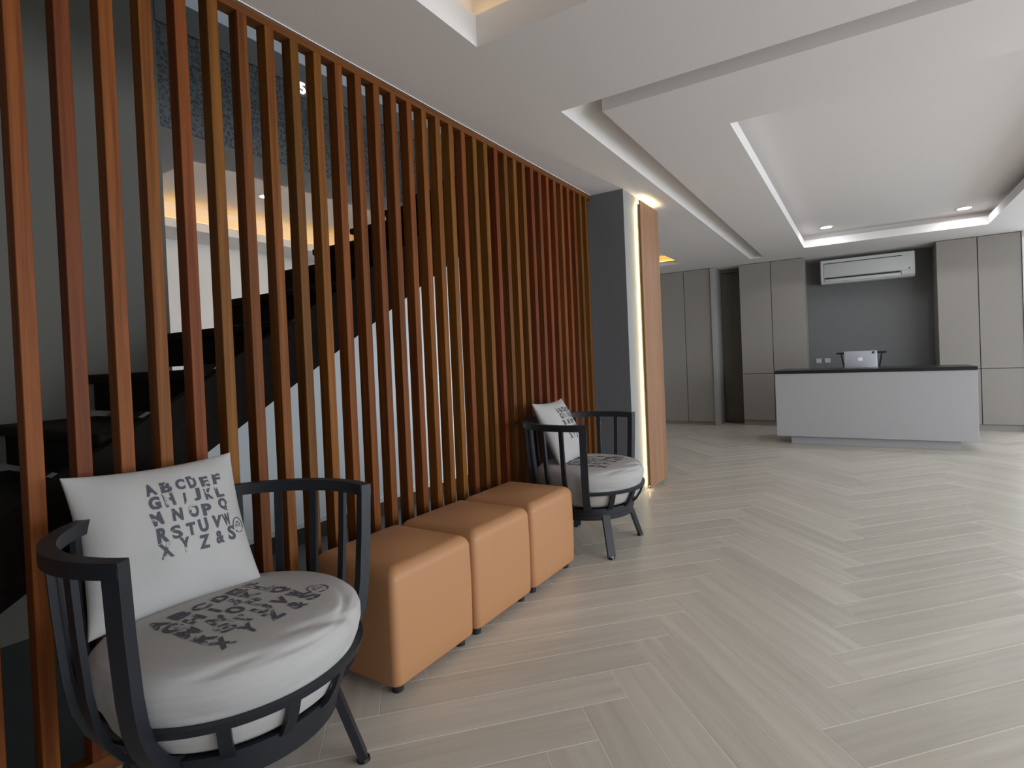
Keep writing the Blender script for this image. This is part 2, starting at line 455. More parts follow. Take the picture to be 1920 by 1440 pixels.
# ------------------------------------------------------------------ walls
def wall(name, x0, x1, y0, y1, z0, z1, m):
    return box(name, x0, x1, y0, y1, z0, z1, m, kind='structure')
wall('wall_front', -6.1, RX + 0.1, YF - 0.1, YF, -0.06, 4.5, M['charcoal'])  # unseen wall, coloured dark to keep bounced light off the slat sides
wall('wall_back', -3.95, 1.735, YB, YB + 0.1, -0.06, 2.7, M['niche'])
# window wall on the right: sill band, head band, mullions
wr = bmesh.new()
add_box(wr, RX, RX + 0.12, YF, YB, -0.06, 0.08); add_box(wr, RX, RX + 0.12, YF, YB, 2.28, 2.9)
from_bm('wall_right', wr, M['white'], kind='structure')
for n, (ya, yb) in enumerate(((-2.4, 0.3), (0.5, 3.2), (3.4, 6.1), (6.3, 8.5))):
    b = bmesh.new()
    add_box(b, RX - 0.01, RX + 0.06, ya - 0.1, ya, 0.08, 2.28); add_box(b, RX - 0.01, RX + 0.06, yb, yb + 0.1, 0.08, 2.28)
    add_box(b, RX - 0.01, RX + 0.06, ya, yb, 2.24, 2.28); add_box(b, RX - 0.01, RX + 0.06, ya, yb, 0.08, 0.12)
    from_bm('window_%d' % (n + 1), b, M['frame'], kind='structure')
wall('trim_2', 1.732, 1.742, 8.85, 8.93, 0.0, H, M['frame'])
bm = bmesh.new()
add_box(bm, 1.745, RX, 8.84, 8.94, -0.06, 0.10); add_box(bm, 1.745, RX, 8.84, 8.94, 2.44, 2.9); add_box(bm, 4.48, RX, 8.84, 8.94, 0.10, 2.44)
from_bm('wall_back_right', bm, M['white'], kind='structure')
bm = bmesh.new()
for x in (1.757, 3.12, 4.46): add_box(bm, x - 0.012, x + 0.012, 8.86, 8.92, 0.10, 2.44)
add_box(bm, 1.77, 4.44, 8.86, 8.92, 0.10, 0.14); add_box(bm, 1.77, 4.44, 8.86, 8.92, 2.40, 2.44)
from_bm('window_5', bm, M['frame'], kind='structure')
wall('wall_corner', RX, RX + 0.12, YF, -2.5, -0.06, 2.9, M['white'])

# column at the end of the screen: charcoal front, paler side
def build_column():
    bm = bmesh.new()
    add_box(bm, -3.2, -1.640, CY, 4.80, -0.02, 2.9)
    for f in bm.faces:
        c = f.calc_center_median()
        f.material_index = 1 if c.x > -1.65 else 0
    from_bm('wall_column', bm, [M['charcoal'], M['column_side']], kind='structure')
build_column()

# stair hall shell
wall('wall_stair', WX - 0.08, WX, -2.2, 1.495, -0.06, 4.4, M['wall_grey'])
wall('wall_stair_end', -6.0, SXB, -2.3, -2.2, -0.06, 4.4, M['wall_grey'])
bm = bmesh.new()      # white wall below the stair flight, its top following the slope
for ya, yb in ((1.495, 4.9),):
    pts = [(ya, 0.0), (yb, 0.0), (yb, 2.517), (3.1, 2.30), (ya, 1.12)]
    lo = [bm.verts.new((WX, y, z)) for y, z in pts]; hi = [bm.verts.new((WX - 0.08, y, z)) for y, z in pts]
    bm.faces.new(lo); bm.faces.new(list(reversed(hi)))
    for i in range(len(pts)):
        j = (i + 1) % len(pts); bm.faces.new((lo[i], hi[i], hi[j], lo[j]))
bmesh.ops.recalc_face_normals(bm, faces=bm.faces)
from_bm('wall_under_stair', bm, M['wall_white'], kind='structure')
wall('wall_upper', WX - 0.10, WX, 1.495, 4.9, H + 0.002, 3.09, M['stone'])
wall('trim_3', WX - 0.105, WX + 0.004, 1.495, 4.9, 3.09, 3.25, M['stone_band'])
wall('wall_upper_back', -4.1, -4.0, -2.2, 5.4, 2.9, 4.6, M['wall_white'])
wall('wall_upper_front', SXB, SXB + 0.06, -2.2, 5.4, H + 0.01, 4.6, M['wall_white'])
wall('wall_upper_end', -4.0, SXB, 5.0, 5.1, 2.9, 4.6, M['wall_white'])
wall('ceiling_upper', -4.1, SXB + 0.06, -2.3, 5.4, 4.6, 4.7, M['white'])
wall('floor_hall', -6.0, SXB, -2.3, 4.82, -0.10, 0.0, M['hall_floor'])
wall('wall_far', -6.0, -5.915, -2.2, 5.1, -0.06, 2.9, M['white'])
wall('wall_far_end', -6.0, -3.2, 4.90, 5.0, -0.06, 2.9, M['white'])
wall('wall_left', -3.95, -3.85, 5.0, YB, -0.06, 2.9, M['white'])
wall('baseboard_stair', WX, WX + 0.014, 1.495, 4.12, 0.0, 0.105, M['baseboard'])
wall('trim_4', WX, WX + 0.018, 1.495, 4.12, 0.105, 0.135, M['white'])
wall('trim_1', SX + 0.001, SX + 0.003, -0.3, CY, H - 0.003, H, M['white'])

# ------------------------------------------------------------------ slat screen
scr = thing('slat_screen', 'tall reddish brown timber slat screen standing between the lobby and the staircase', 'screen', ((SX + SXB) / 2, 2.0, 0))
box('top_beam', SXB, SX, -0.3, CY, 2.478, H - 0.007, M['beam'], scr, bev=0.002)
box('bottom_rail', SXB, SX, -0.3, CY, 0.0, 0.05, M['beam'], scr, bev=0.002)
sbm = bmesh.new()
add_box(sbm, SXB + 0.001, SX - 0.001, -0.0185, 0.0185, -1.214, 1.214, 0.0015)
slat_me = bpy.data.meshes.new('slat'); sbm.to_mesh(slat_me); sbm.free(); slat_me.materials.append(M['slat'])
for v in slat_me.vertices: v.co.x -= (SX + SXB) / 2
for i in range(-6, 34):
    o = bpy.data.objects.new('slat', slat_me); COL.objects.link(o); o.parent = scr
    o.location = (0, 0.523 + 0.1062 * i + 0.0185 - 2.0, 1.264)

# ------------------------------------------------------------------ staircase behind the screen
def build_stairs():
    t = thing('staircase', 'dark espresso timber staircase rising behind the slat screen', 'staircase', (-2.7, 1.5, 0))
    ox, oy = -2.7, 1.5
    xa, xb = WX + 0.005, -2.20
    for i in range(-4, 11):
        y = 0.80 + 0.325 * i; z = 0.97 + 0.203 * i
        if z < 0.1: continue
        b = bmesh.new(); add_box(b, -0.5 * (xb - xa), 0.5 * (xb - xa), -0.19, 0.19, -0.0225, 0.0225, 0.012, seg=3)
        o = from_bm('tread', b, M['tread'], t, smooth=True, auto=0.7)
        o.location = ((xa + xb) / 2 - ox, y + 0.165 - oy, z - 0.0225)
        box('riser', xa + 0.01, xb - 0.02, y + 0.012, y + 0.032, z - 0.203 + 0.028, z - 0.046, M['tread'], t)
    for nm, x0, x1 in (('stringer', xb + 0.002, xb + 0.05), ('stringer', xa + 0.02, xa + 0.06)):
        b = bmesh.new()
        ya, yb = -0.25, 3.85
        f = lambda y: 0.97 + 0.6246 * (y - 0.80)
        dlo, dhi = (0.30, 0.03) if x0 > -2.5 else (0.36, 0.255)
        pts = [(ya, max(0.0, f(ya) - dlo)), (yb, f(yb) - dlo), (yb, f(yb) - dhi), (ya, max(0.01, f(ya) - dhi))]
        lo = [b.verts.new((x0 - ox, y - oy, z)) for y, z in pts]; hi = [b.verts.new((x1 - ox, y - oy, z)) for y, z in pts]
        b.faces.new(lo); b.faces.new(list(reversed(hi)))
        for i in range(4):
            j = (i + 1) % 4; b.faces.new((lo[i], hi[i], hi[j], lo[j]))
        bmesh.ops.recalc_face_normals(b, faces=b.faces)
        from_bm(nm, b, M['tread'], t)
build_stairs()

# lit numeral on the dark stone
cu = bpy.data.curves.new('numeral', 'FONT'); cu.body = '5'; cu.size = 0.105; cu.extrude = 0.004; cu.offset = 0.002; cu.align_x = 'CENTER'
tmp = bpy.data.objects.new('tmp', cu); COL.objects.link(tmp)
dg = bpy.context.evaluated_depsgraph_get(); dg.update()
nm = bpy.data.meshes.new_from_object(tmp.evaluated_get(dg)); bpy.data.objects.remove(tmp)
o = link('numeral_sign', nm, M['numeral'])
o.matrix_world = Matrix.Translation((WX + 0.010, 2.385, 3.045)) @ Matrix.Rotation(PI / 2, 4, 'Z') @ Matrix.Rotation(PI / 2, 4, 'X')
tag(o, 'small white glowing numeral five on the dark stone wall above the stair', 'sign')

# recessed spotlight in the far room ceiling
t = thing('downlight', 'tiny bright spotlight in the tray ceiling beyond the stair', 'downlight', (-4.71, 3.00, 2.78))
b = bmesh.new(); cyl(b, 0, 0, -0.012, 0.0, 0.05, 0.045); from_bm('trim_ring', b, M['white'], t, smooth=True, auto=0.7)
b = bmesh.new(); cyl(b, 0, 0, -0.016, -0.011, 0.03); from_bm('lens', b, M['lamp'], t)

# ------------------------------------------------------------------ LED strips in the ceiling coves
def led(name, x0, x1, y0, y1, z0, z1, m, label):
    o = box(name, x0, x1, y0, y1, z0, z1, m); tag(o, label, 'led strip'); return o
led('led_strip', -1.44, -1.43, -2.1, 1.94, 2.657, 2.667, M['warm_led'], 'warm light strip along the left ledge of the nearest ceiling tray')
led('led_strip', -1.43, 0.9, 1.935, 1.945, 2.657, 2.667, M['warm_led'], 'warm light strip along the far ledge of the nearest ceiling tray')
led('led_strip', -5.46, -5.45, 1.8, 4.7, 2.602, 2.614, M['amber_led'], 'amber light strip in the ceiling tray of the room beyond the stair')
led('led_strip', -3.60, -3.52, 1.75, 4.7, 2.602, 2.614, M['added_cove_glow'], 'added unseen soft white glow strip on the near ledge of the ceiling tray beyond the stair')  # hidden behind the lip, added to brighten the tray ceiling
led('led_strip', -3.4, -2.3, 8.07, 8.08, 2.582, 2.592, M['amber_led'], 'amber light strip in the small ceiling tray by the left wardrobe')

# ------------------------------------------------------------------ backlit wood panel on the column
PX = -1.585
pan = thing('wood_panel', 'narrow pale wood plank panel with glowing edge on the charcoal column', 'panel', (PX, 4.58, 0))
pb = bmesh.new()
add_box(pb, -0.018, 0.0, -0.205, 0.2275, -1.20, 1.20)
o = from_bm('backing_board', pb, M['brown_door'], pan); o.location = (-0.004, 0, 1.243)
for k in range(5):
    b = bmesh.new(); add_box(b, -0.006, 0.006, -0.0448, 0.0448, -1.218, 1.218, 0.0012)
    o = from_bm('plank', b, M['plank'], pan); o.location = (0.0, -0.182 + 0.091 * k, 1.25)
box('led_channel', PX - 0.020, PX - 0.012, 4.354, 4.362, 0.03, 2.44, M['brass'], pan)['label'] = 'gold light channel'
box('led_strip', PX - 0.030, PX - 0.0235, 4.396, 4.408, 0.035, 2.43, M['edge_led'], pan)['label'] = 'warm glowing strip down the near edge'
box('led_strip', PX - 0.036, PX - 0.024, 4.40, 4.79, 2.445, 2.453, M['edge_led'], pan)['label'] = 'warm glowing strip along the top edge'
box('fixing_batten', -1.638, PX - 0.022, 4.45, 4.70, 0.3, 0.36, M['brown_door'], pan)
box('fixing_batten', -1.638, PX - 0.022, 4.45, 4.70, 2.1, 2.16, M['brown_door'], pan)

# ------------------------------------------------------------------ ottomans
def build_ottoman():
    t = thing('ottoman', 'tan leatherette cube ottoman nearest the viewer, beside the front armchair', 'ottoman', (-1.63, 1.517, 0), 0, 'row of tan cube ottomans')
    b = bmesh.new()
    hw, rc, rt, rb, hz = 0.217, 0.028, 0.046, 0.010, 0.207
    def outline(off, n=6):
        pts = []; w_, r_ = hw - off, max(rc - off * 0.4, 0.006)
        for q in range(4):
            cx, cy = ((1, 1), (-1, 1), (-1, -1), (1, -1))[q]
            for k in range(n + 1):
                a = PI / 2 * q + PI / 2 * k / n
                pts.append((cx * (w_ - r_) + r_ * math.cos(a), cy * (w_ - r_) + r_ * math.sin(a)))
            nx, ny = ((-1, 1), (-1, -1), (1, -1), (1, 1))[q]
            for k in range(1, 6):      # points along the straight side
                p = pts[-1] if k == 1 else p0
                p0 = p if k == 1 else p0
                if k == 1: base = pts[-1]
                end = (nx * (w_ - r_) + r_ * (0 if q % 2 == 0 else 0), 0)
                d = 2 * (w_ - r_) * k / 6
                dx, dy = ((-1, 0), (0, -1), (1, 0), (0, 1))[q]
                pts.append((base[0] + dx * d, base[1] + dy * d))
        return pts
    levels = [(rb, -hz), (rb * 0.3, -hz + rb * 0.3), (0, -hz + rb)]
    levels += [(0, -hz + rb + (2 * hz - rb - rt) * k / 6) for k in range(1, 7)]
    levels += [(rt * (1 - math.cos(PI / 2 * k / 7)), hz - rt + rt * math.sin(PI / 2 * k / 7)) for k in range(1, 8)]
    levels += [(rt + (hw - rt) * k / 7, hz) for k in range(1, 7)]
    rings = []
    for off, z in levels:
        ring = []
        for x, y in outline(min(off, hw - 0.02)):
            if z >= hz - 1e-6:
                zz = z + 0.016 * max(0.0, 1 - (x / (hw - rt)) ** 2) * max(0.0, 1 - (y / (hw - rt)) ** 2)
                ring.append((x, y, zz))
            else:
                s_ = 1 + 0.014 * max(0, 1 - (z / hz) ** 2); ring.append((x * s_, y * s_, z))
        rings.append(ring)
    loft(b, rings, closed=False)
    o = from_bm('cushion_body', b, M['leather'], t, smooth=True); o.location = (0, 0, 0.035 + 0.207)
    for sx in (-1, 1):
        for sy in (-1, 1):
            c = bmesh.new(); cyl(c, 0, 0, 0.0, 0.04, 0.02, 0.022, 16)
            f = from_bm('foot', c, M['foot'], t, smooth=True, auto=0.8); f.location = (sx * 0.172, sy * 0.172, 0)
    return t
def dup(root, loc, rz, label, group=None):
    r = root.copy(); COL.objects.link(r); r.location = loc; r.rotation_euler = (0, 0, rz); r['label'] = label
    if group: r['group'] = group
    for ch in list(root.children):
        c = ch.copy(); COL.objects.link(c); c.parent = r
        for g_ in list(ch.children):
            d = g_.copy(); COL.objects.link(d); d.parent = c
    return r
ott = build_ottoman()
dup(ott, (-1.63, 1.968, 0), 0, 'tan leatherette cube ottoman in the middle of the row of three')
dup(ott, (-1.63, 2.42, 0), 0, 'tan leatherette cube ottoman at the far end of the row, beside the rear armchair')

# ------------------------------------------------------------------ barrel armchairs
PHI = math.radians(68.5)
def build_chair():
    t = thing('barrel_armchair', 'dark navy metal barrel armchair nearest the viewer, left of the ottomans', 'armchair', (-1.49, 0.815, 0), math.radians(5.5), 'pair of metal barrel armchairs')
    # top rail: open at the front
    b = bmesh.new()
    arc_bar(b, PHI - 0.045, 2 * PI - PHI + 0.045, [(0.357, 0.745), (0.390, 0.745), (0.390, 0.780), (0.357, 0.780)], 60)
    from_bm('top_rail', b, M['metal'], t, smooth=True, auto=0.6)
    path = [(0.374, 0.765), (0.366, 0.62), (0.355, 0.48), (0.344, 0.41), (0.324, 0.352), (0.295, 0.305), (0.268, 0.280), (0.240, 0.266)]
    for s in (-1, 1):
        b = bmesh.new(); rz_bar(b, s * PHI, [(0.374, 0.779)] + path[1:], 0.038, 0.030)
        from_bm('front_post', b, M['metal'], t, smooth=True, auto=0.6)
    for k in range(1, 12):
        a = PHI + (2 * PI - 2 * PHI) * k / 12
        b = bmesh.new(); rz_bar(b, a, path, 0.024, 0.014)
        from_bm('back_slat', b, M['metal'], t, smooth=True, auto=0.6)
    b = bmesh.new()
    arc_bar(b, -PHI, PHI, [(0.298, 0.367), (0.317, 0.367), (0.321, 0.385), (0.302, 0.385)], 30)
    from_bm('front_ring', b, M['metal'], t, smooth=True, auto=0.6)
    for k in range(4):
        a = -PHI + PHI * 2 * (k + 1) / 5
        b = bmesh.new(); rz_bar(b, a, [(0.310, 0.372), (0.292, 0.325), (0.268, 0.286), (0.242, 0.262)], 0.028, 0.012)
        from_bm('upright', b, M['metal'], t, smooth=True, auto=0.6)
    b = bmesh.new()
    arc_bar(b, 0, 2 * PI, [(0.214, 0.240), (0.252, 0.240), (0.254, 0.276), (0.214, 0.276)], 56)
    arc_bar(b, 0, 2 * PI, [(0.214, 0.206), (0.245, 0.206), (0.247, 0.237), (0.214, 0.237)], 56)
    arc_bar(b, 0, 2 * PI, [(0.215, 0.236), (0.242, 0.236), (0.242, 0.241), (0.215, 0.241)], 56)
    from_bm('base_ring', b, M['metal'], t, smooth=True, auto=0.6)
    b = bmesh.new(); arc_bar(b, 0, 2 * PI, [(0.02, 0.262), (0.22, 0.262), (0.22, 0.274), (0.02, 0.274)], 40)
    from_bm('seat_base', b, M['metal'], t, smooth=True, auto=0.6)
    for q in range(4):
        a = PI / 4 + q * PI / 2
        c, s_ = math.cos(a), math.sin(a)
        b = bmesh.new(); bar3(b, (0.228 * c, 0.228 * s_, 0.255), (0.306 * c, 0.306 * s_, 0.012), 0.042, 0.022, (-s_, c, 0))
        lg = from_bm('leg', b, M['metal'], t)
        g1 = bmesh.new(); cyl(g1, 0.307 * c, 0.307 * s_, 0.0, 0.010, 0.019, 0.017, 14)
        from_bm('foot_glide', g1, M['glide'], lg, smooth=True, auto=0.8)
        g2 = bmesh.new(); cyl(g2, 0.307 * c, 0.307 * s_, 0.010, 0.016, 0.012, 0.012, 14)
        from_bm('collar', g2, M['chrome'], lg, smooth=True, auto=0.8)
    return t

CUSH = [(0.0, 0.277), (0.20, 0.277), (0.236, 0.281), (0.262, 0.300), (0.282, 0.335), (0.296, 0.375), (0.311, 0.41), (0.318, 0.44), (0.318, 0.462), (0.312, 0.480), (0.298, 0.493), (0.275, 0.502), (0.24, 0.507), (0.16, 0.512), (0.08, 0.514), (0.0, 0.515)]
def cush_top(r):
    pts = [(p[0], p[1]) for p in CUSH[8:]][::-1]
    for (r0, z0), (r1, z1) in zip(pts, pts[1:]):
        if r <= r1: return z0 + (z1 - z0) * (r - r0) / (r1 - r0)
    return 0.455
def wrinkle(a, r, z):
    """soft folds where the cover slackens at the front edge"""
    if z < 0.40 or r < 0.2: return 0.0
    t = 0.0
    for a0, r0, wa, sl, amp in ((0.30, 0.300, 0.30, 0.10, -0.010), (0.55, 0.285, 0.28, -0.06, -0.008), (-0.10, 0.306, 0.35, 0.03, -0.007), (0.15, 0.270, 0.40, 0.08, -0.006), (-0.75, 0.300, 0.25, -0.05, -0.006)):
        t += amp * math.exp(-((a - a0) / wa) ** 2) * math.exp(-((r - r0 - sl * (a - a0)) / 0.010) ** 2)
    return t + 0.003 * math.sin(3 * a + 1.0) * math.exp(-((r - 0.31) / 0.03) ** 2)

LETTERS = []
for r_, row in enumerate(('ABCDEF', 'GHIJKL')):
    for c_, ch in enumerate(row): LETTERS.append((ch, c_, r_))
for ch, c_ in zip('MNOPQ', (0, 1.25, 2.45, 3.5, 5.0)): LETTERS.append((ch, c_, 2))
for c_, ch in enumerate('RSTUVW'): LETTERS.append((ch, c_, 3))
for ch, c_, r_ in (('X', 0.1, 4), ('Y', 1.35, 4), ('Z', 2.75, 4), ('&', 4.05, 4), ('S', 5.15, 3.85)): LETTERS.append((ch, c_, r_))
_glyph = {}
def glyph(ch):
    if ch not in _glyph:
        cu = bpy.data.curves.new('g', 'FONT'); cu.body = ch; cu.size = 1.0; cu.resolution_u = 4
        cu.offset = 0.05 if ch not in '&S' else 0.035
        ob = bpy.data.objects.new('g', cu); COL.objects.link(ob)
        dg = bpy.context.evaluated_depsgraph_get(); dg.update()
        me = bpy.data.meshes.new_from_object(ob.evaluated_get(dg))
        vs = [(v.co.x, v.co.y) for v in me.vertices]; fs = [tuple(p.vertices) for p in me.polygons]
        bpy.data.objects.remove(ob); bpy.data.meshes.remove(me)
        x0 = min(v[0] for v in vs); x1 = max(v[0] for v in vs); y0 = min(v[1] for v in vs); y1 = max(v[1] for v in vs)
        wd = max(x1 - x0, 0.25)
        cx = (x0 + x1) / 2
        vs = [((v[0] - cx) / max(wd, 0.45) , (v[1] - y0) / (y1 - y0)) for v in vs]   # width -0.5..0.5, height 0..1
        _glyph[ch] = (vs, fs)
    return _glyph[ch]
def print_mesh(width, height, surf, rng):
    """lettering block laid over a surface; surf(p, q) gives the 3-D point for block coordinates"""
    V, F = [], []
    cw, rh = width / 6, height / 5
    for ch, c_, r_ in LETTERS:
        vs, fs = glyph(ch)
        k = len(V)
        sx = cw * rng.uniform(0.66, 0.84); sy = rh * rng.uniform(0.78, 0.94)
        if ch == 'I': sx *= 0.55
        rot = rng.uniform(-0.10, 0.10); ox = cw * (c_ + 0.5); oy = -rh * (r_ + 1) + rng.uniform(0, 0.12) * rh
        sh = rng.uniform(-0.08, 0.08)
        for x, y in vs:
            X = x * sx + y * sy * sh; Y = y * sy
            V.append(surf(ox + X * math.cos(rot) - Y * math.sin(rot), oy + X * math.sin(rot) + Y * math.cos(rot)))
        F += [tuple(i + k for i in f) for f in fs]
    # round emblem: a broken ring around a small open figure
    cx, cy, R1 = width * 1.09, -rh * 3.95, rh * 0.50
    def strip(pts, wid):
        k = len(V)
        for i, (x, y) in enumerate(pts):
            a = pts[max(i - 1, 0)]; b = pts[min(i + 1, len(pts) - 1)]
            dx, dy = b[0] - a[0], b[1] - a[1]; l = math.hypot(dx, dy) or 1
            V.append(surf(x - dy / l * wid / 2, y + dx / l * wid / 2)); V.append(surf(x + dy / l * wid / 2, y - dx / l * wid / 2))
        for i in range(len(pts) - 1):
            F.append((k + 2 * i, k + 2 * i + 1, k + 2 * i + 3, k + 2 * i + 2))
    ringp = lambda a0, a1, r: [(cx + 0.85 * r * math.cos(a), cy + r * math.sin(a)) for a in [a0 + (a1 - a0) * i / 26 for i in range(27)]]
    strip(ringp(-2.4, 3.3, R1), rh * 0.07)
    strip([(cx - R1 * 0.45, cy - R1 * 0.3), (cx - R1 * 0.35, cy + R1 * 0.2), (cx - R1 * 0.05, cy + R1 * 0.5), (cx + R1 * 0.25, cy + R1 * 0.3), (cx + R1 * 0.35, cy - R1 * 0.25)], rh * 0.06)
    strip([(cx - R1 * 0.08, cy + R1 * 0.1), (cx + R1 * 0.02, cy - R1 * 0.25)], rh * 0.06)
    me = bpy.data.meshes.new('lettering'); me.from_pydata(V, [], F); me.update()
    return me

def build_cushion():
    t = bpy.data.objects.new('seat_cushion', None)
    N = 120
    b = bmesh.new(); rings = []
    dense = []
    for (r0, z0), (r1, z1) in zip(CUSH, CUSH[1:]):
        for k in range(4): dense.append((r0 + (r1 - r0) * k / 4, z0 + (z1 - z0) * k / 4))
    dense.append(CUSH[-1])
    vr = []
    for r, z in dense:
        if r < 1e-6: vr.append([b.verts.new((0, 0, z))]); continue
        vr.append([b.verts.new(((r + wrinkle(2 * PI * k / N if k < N / 2 else 2 * PI * k / N - 2 * PI, r, z)) * math.cos(2 * PI * k / N),
                                (r + wrinkle(2 * PI * k / N if k < N / 2 else 2 * PI * k / N - 2 * PI, r, z)) * math.sin(2 * PI * k / N),
                                z + 0.6 * wrinkle(2 * PI * k / N if k < N / 2 else 2 * PI * k / N - 2 * PI, r, z))) for k in range(N)])
    for a, c in zip(vr, vr[1:]):
        for k in range(N):
            j = (k + 1) % N
            if len(a) == 1: b.faces.new((a[0], c[j], c[k]))
            elif len(c) == 1: b.faces.new((a[k], a[j], c[0]))
            else: b.faces.new((a[k], a[j], c[j], c[k]))
    bmesh.ops.recalc_face_normals(b, faces=b.faces)
    me = bpy.data.meshes.new('seat_cushion'); b.to_mesh(me); b.free(); me.materials.append(M['fabric'])
    for p in me.polygons: p.use_smooth = True
    rng = random.Random(5)
    Wd, Hd = 0.315, 0.305
    # text reads left to right towards +y, top of the letters towards the back (-x)
    def surf(p, q):
        y = -0.170 + p; x = -0.130 - q
        return (x, y, cush_top(math.hypot(x, y)) + 0.0016)
    lm = print_mesh(Wd, Hd, surf, rng); lm.materials.append(M['ink'])
    return me, lm
cush_me, cush_print = build_cushion()
def place_cushion(loc, rz, label):
    o = bpy.data.objects.new('seat_cushion', cush_me); COL.objects.link(o); o.location = loc; o.rotation_euler = (0, 0, rz)
    tag(o, label, 'cushion', 'round printed seat cushions')
    for nm, me in (('printed_lettering', cush_print),):
        c = bpy.data.objects.new(nm, me); COL.objects.link(c); c.parent = o
    return o

PS, PT = 0.432, 0.072
def pillow_pt(u, v, side):
    """u, v in -1..1; pinched corners, plump middle; local x right, y up, z out"""
    px = PS / 2 * u * (1 - 0.075 * (1 - v * v) * abs(u) ** 1.5)
    py = PS / 2 * v * (1 - 0.075 * (1 - u * u) * abs(v) ** 1.5)
    e = max(0.0, (1 - u ** 2)) ** 0.55 * max(0.0, (1 - v ** 2)) ** 0.55
    wr_ = 0.004 * math.sin(7 * u + 3 * v) * math.sin(5 * v - 2 * u) * e
    dent = 0.010 * math.exp(-((u + 0.55) / 0.25) ** 2 - ((v + 0.35) / 0.3) ** 2)
    return (px, py, side * (PT * e + 0.003) + (wr_ - dent * e if side > 0 else 0))
def build_pillow():
    N = 40
    b = bmesh.new()
    G = {}
    for s in (1, -1):
        for i in range(N + 1):
            for j in range(N + 1):
                u = math.sin((i / N * 2 - 1) * PI / 2 * 0.98) / math.sin(PI / 2 * 0.98); v = math.sin((j / N * 2 - 1) * PI / 2 * 0.98) / math.sin(PI / 2 * 0.98)
                G[s, i, j] = b.verts.new(pillow_pt(u, v, s))
        for i in range(N):
            for j in range(N):
                q = (G[s, i, j], G[s, i + 1, j], G[s, i + 1, j + 1], G[s, i, j + 1])
                b.faces.new(q if s > 0 else tuple(reversed(q)))
    edge = [(i, 0) for i in range(N)] + [(N, j) for j in range(N)] + [(i, N) for i in range(N, 0, -1)] + [(0, j) for j in range(N, 0, -1)]
    for a, c in zip(edge, edge[1:] + edge[:1]):
        b.faces.new((G[1, a[0], a[1]], G[-1, a[0], a[1]], G[-1, c[0], c[1]], G[1, c[0], c[1]]))
    bmesh.ops.recalc_face_normals(b, faces=b.faces)
    me = bpy.data.meshes.new('throw_pillow'); b.to_mesh(me); b.free(); me.materials.append(M['fabric'])
    for p in me.polygons: p.use_smooth = True
    rng = random.Random(11)
    def surf(p, q):
        x = PS * (-0.5 + 0.365) + p; y = PS * (0.5 - 0.145) + q
        u, v = x / (PS / 2), y / (PS / 2)
        X, Y, Z = pillow_pt(u, v, 1)
        return (X, Y, Z + 0.0016)
    lm = print_mesh(PS * 0.505, PS * 0.54, surf, rng); lm.materials.append(M['ink'])
    return me, lm
pil_me, pil_print = build_pillow()
def place_pillow(loc, yaw, lean, roll, label):
    o = bpy.data.objects.new('throw_pillow', pil_me); COL.objects.link(o)
    # local x -> +y, y -> up, z -> +x
    base = Matrix(((0, 0, 1, 0), (1, 0, 0, 0), (0, 1, 0, 0), (0, 0, 0, 1)))
    o.matrix_world = Matrix.Translation(loc) @ Matrix.Rotation(yaw, 4, 'Z') @ Matrix.Rotation(-lean, 4, 'Y') @ Matrix.Rotation(roll, 4, 'X') @ base
    tag(o, label, 'pillow', 'square printed throw pillows')
    c = bpy.data.objects.new('printed_lettering', pil_print); COL.objects.link(c); c.parent = o
    return o
chair = build_chair()
c2 = dup(chair, (-1.5, 3.04, 0), math.radians(0), 'dark navy metal barrel armchair at the far end, in front of the charcoal column')
c2.scale = (1.055, 1.055, 1.0)
place_cushion((-1.49, 0.815, 0), math.radians(5.5), 'thick round pale grey cushion printed with letters on the front armchair')
q2 = place_cushion((-1.5, 3.04, 0), 0, 'thick round pale grey cushion printed with letters on the rear armchair')
q2.scale = (1.05, 1.05, 1.0)
place_pillow((-1.755, 0.775, 0.690), math.radians(-5), math.radians(24), math.radians(0), 'square pale pillow printed with a stencil alphabet leaning in the front armchair')
place_pillow((-1.708, 3.06, 0.686), math.radians(4), math.radians(25), math.radians(0), 'square pale pillow printed with a stencil alphabet leaning in the rear armchair')

# ------------------------------------------------------------------ cabinets at the back
def cabinet(name, label, x0, x1, cat='cabinet', splits=(0.81,), doors=2, top=H - 0.004, y=CABY, depth=0.45, kick=0.085):
    t = thing(name, label, cat, ((x0 + x1) / 2, y + depth / 2, 0))
    box('carcass', x0 + 0.002, x1 - 0.002, y + 0.022, y + depth, kick, top, M['gap_shade'] if False else M['cabinet'], t)
    box('gap_shade_sheet', x0 + 0.006, x1 - 0.006, y + 0.018, y + 0.0219, kick + 0.002, top - 0.004, M['gap_shade'], t)  # dark sheet standing in for the shade between the doors
    box('plinth', x0 + 0.002, x1 - 0.002, y + 0.03, y + depth, 0.0, kick - 0.003, M['cabinet'], t)
    zs = [kick] + list(splits) + [top]
    wd = (x1 - x0) / doors
    for a, b_ in zip(zs, zs[1:]):
        for k in range(doors):
            box('door', x0 + wd * k + 0.0045, x0 + wd * (k + 1) - 0.0045, y, y + 0.018, a + 0.004, b_ - 0.004, M['cabinet'], t, bev=0.0015)
    return t
cabinet('wardrobe', 'tall greige wardrobe with two full height doors far left, beside the brown recess', -2.935, -2.07, splits=(), y=8.80, kick=0.05)
cabinet('wardrobe', 'tall greige wardrobe partly hidden behind the backlit wood panel', -3.80, -2.937, splits=(), y=8.80, kick=0.05)
tag(box('end_panel', -2.068, -2.005, 8.77, 9.3, 0.0, H - 0.004, M['end_panel'], bev=0.002), 'pale upright end panel closing the far left wardrobe', 'panel')
dr = thing('recessed_door', 'dark brown recessed door between the wardrobe and the cabinet', 'door', (-1.82, 9.25, 0))
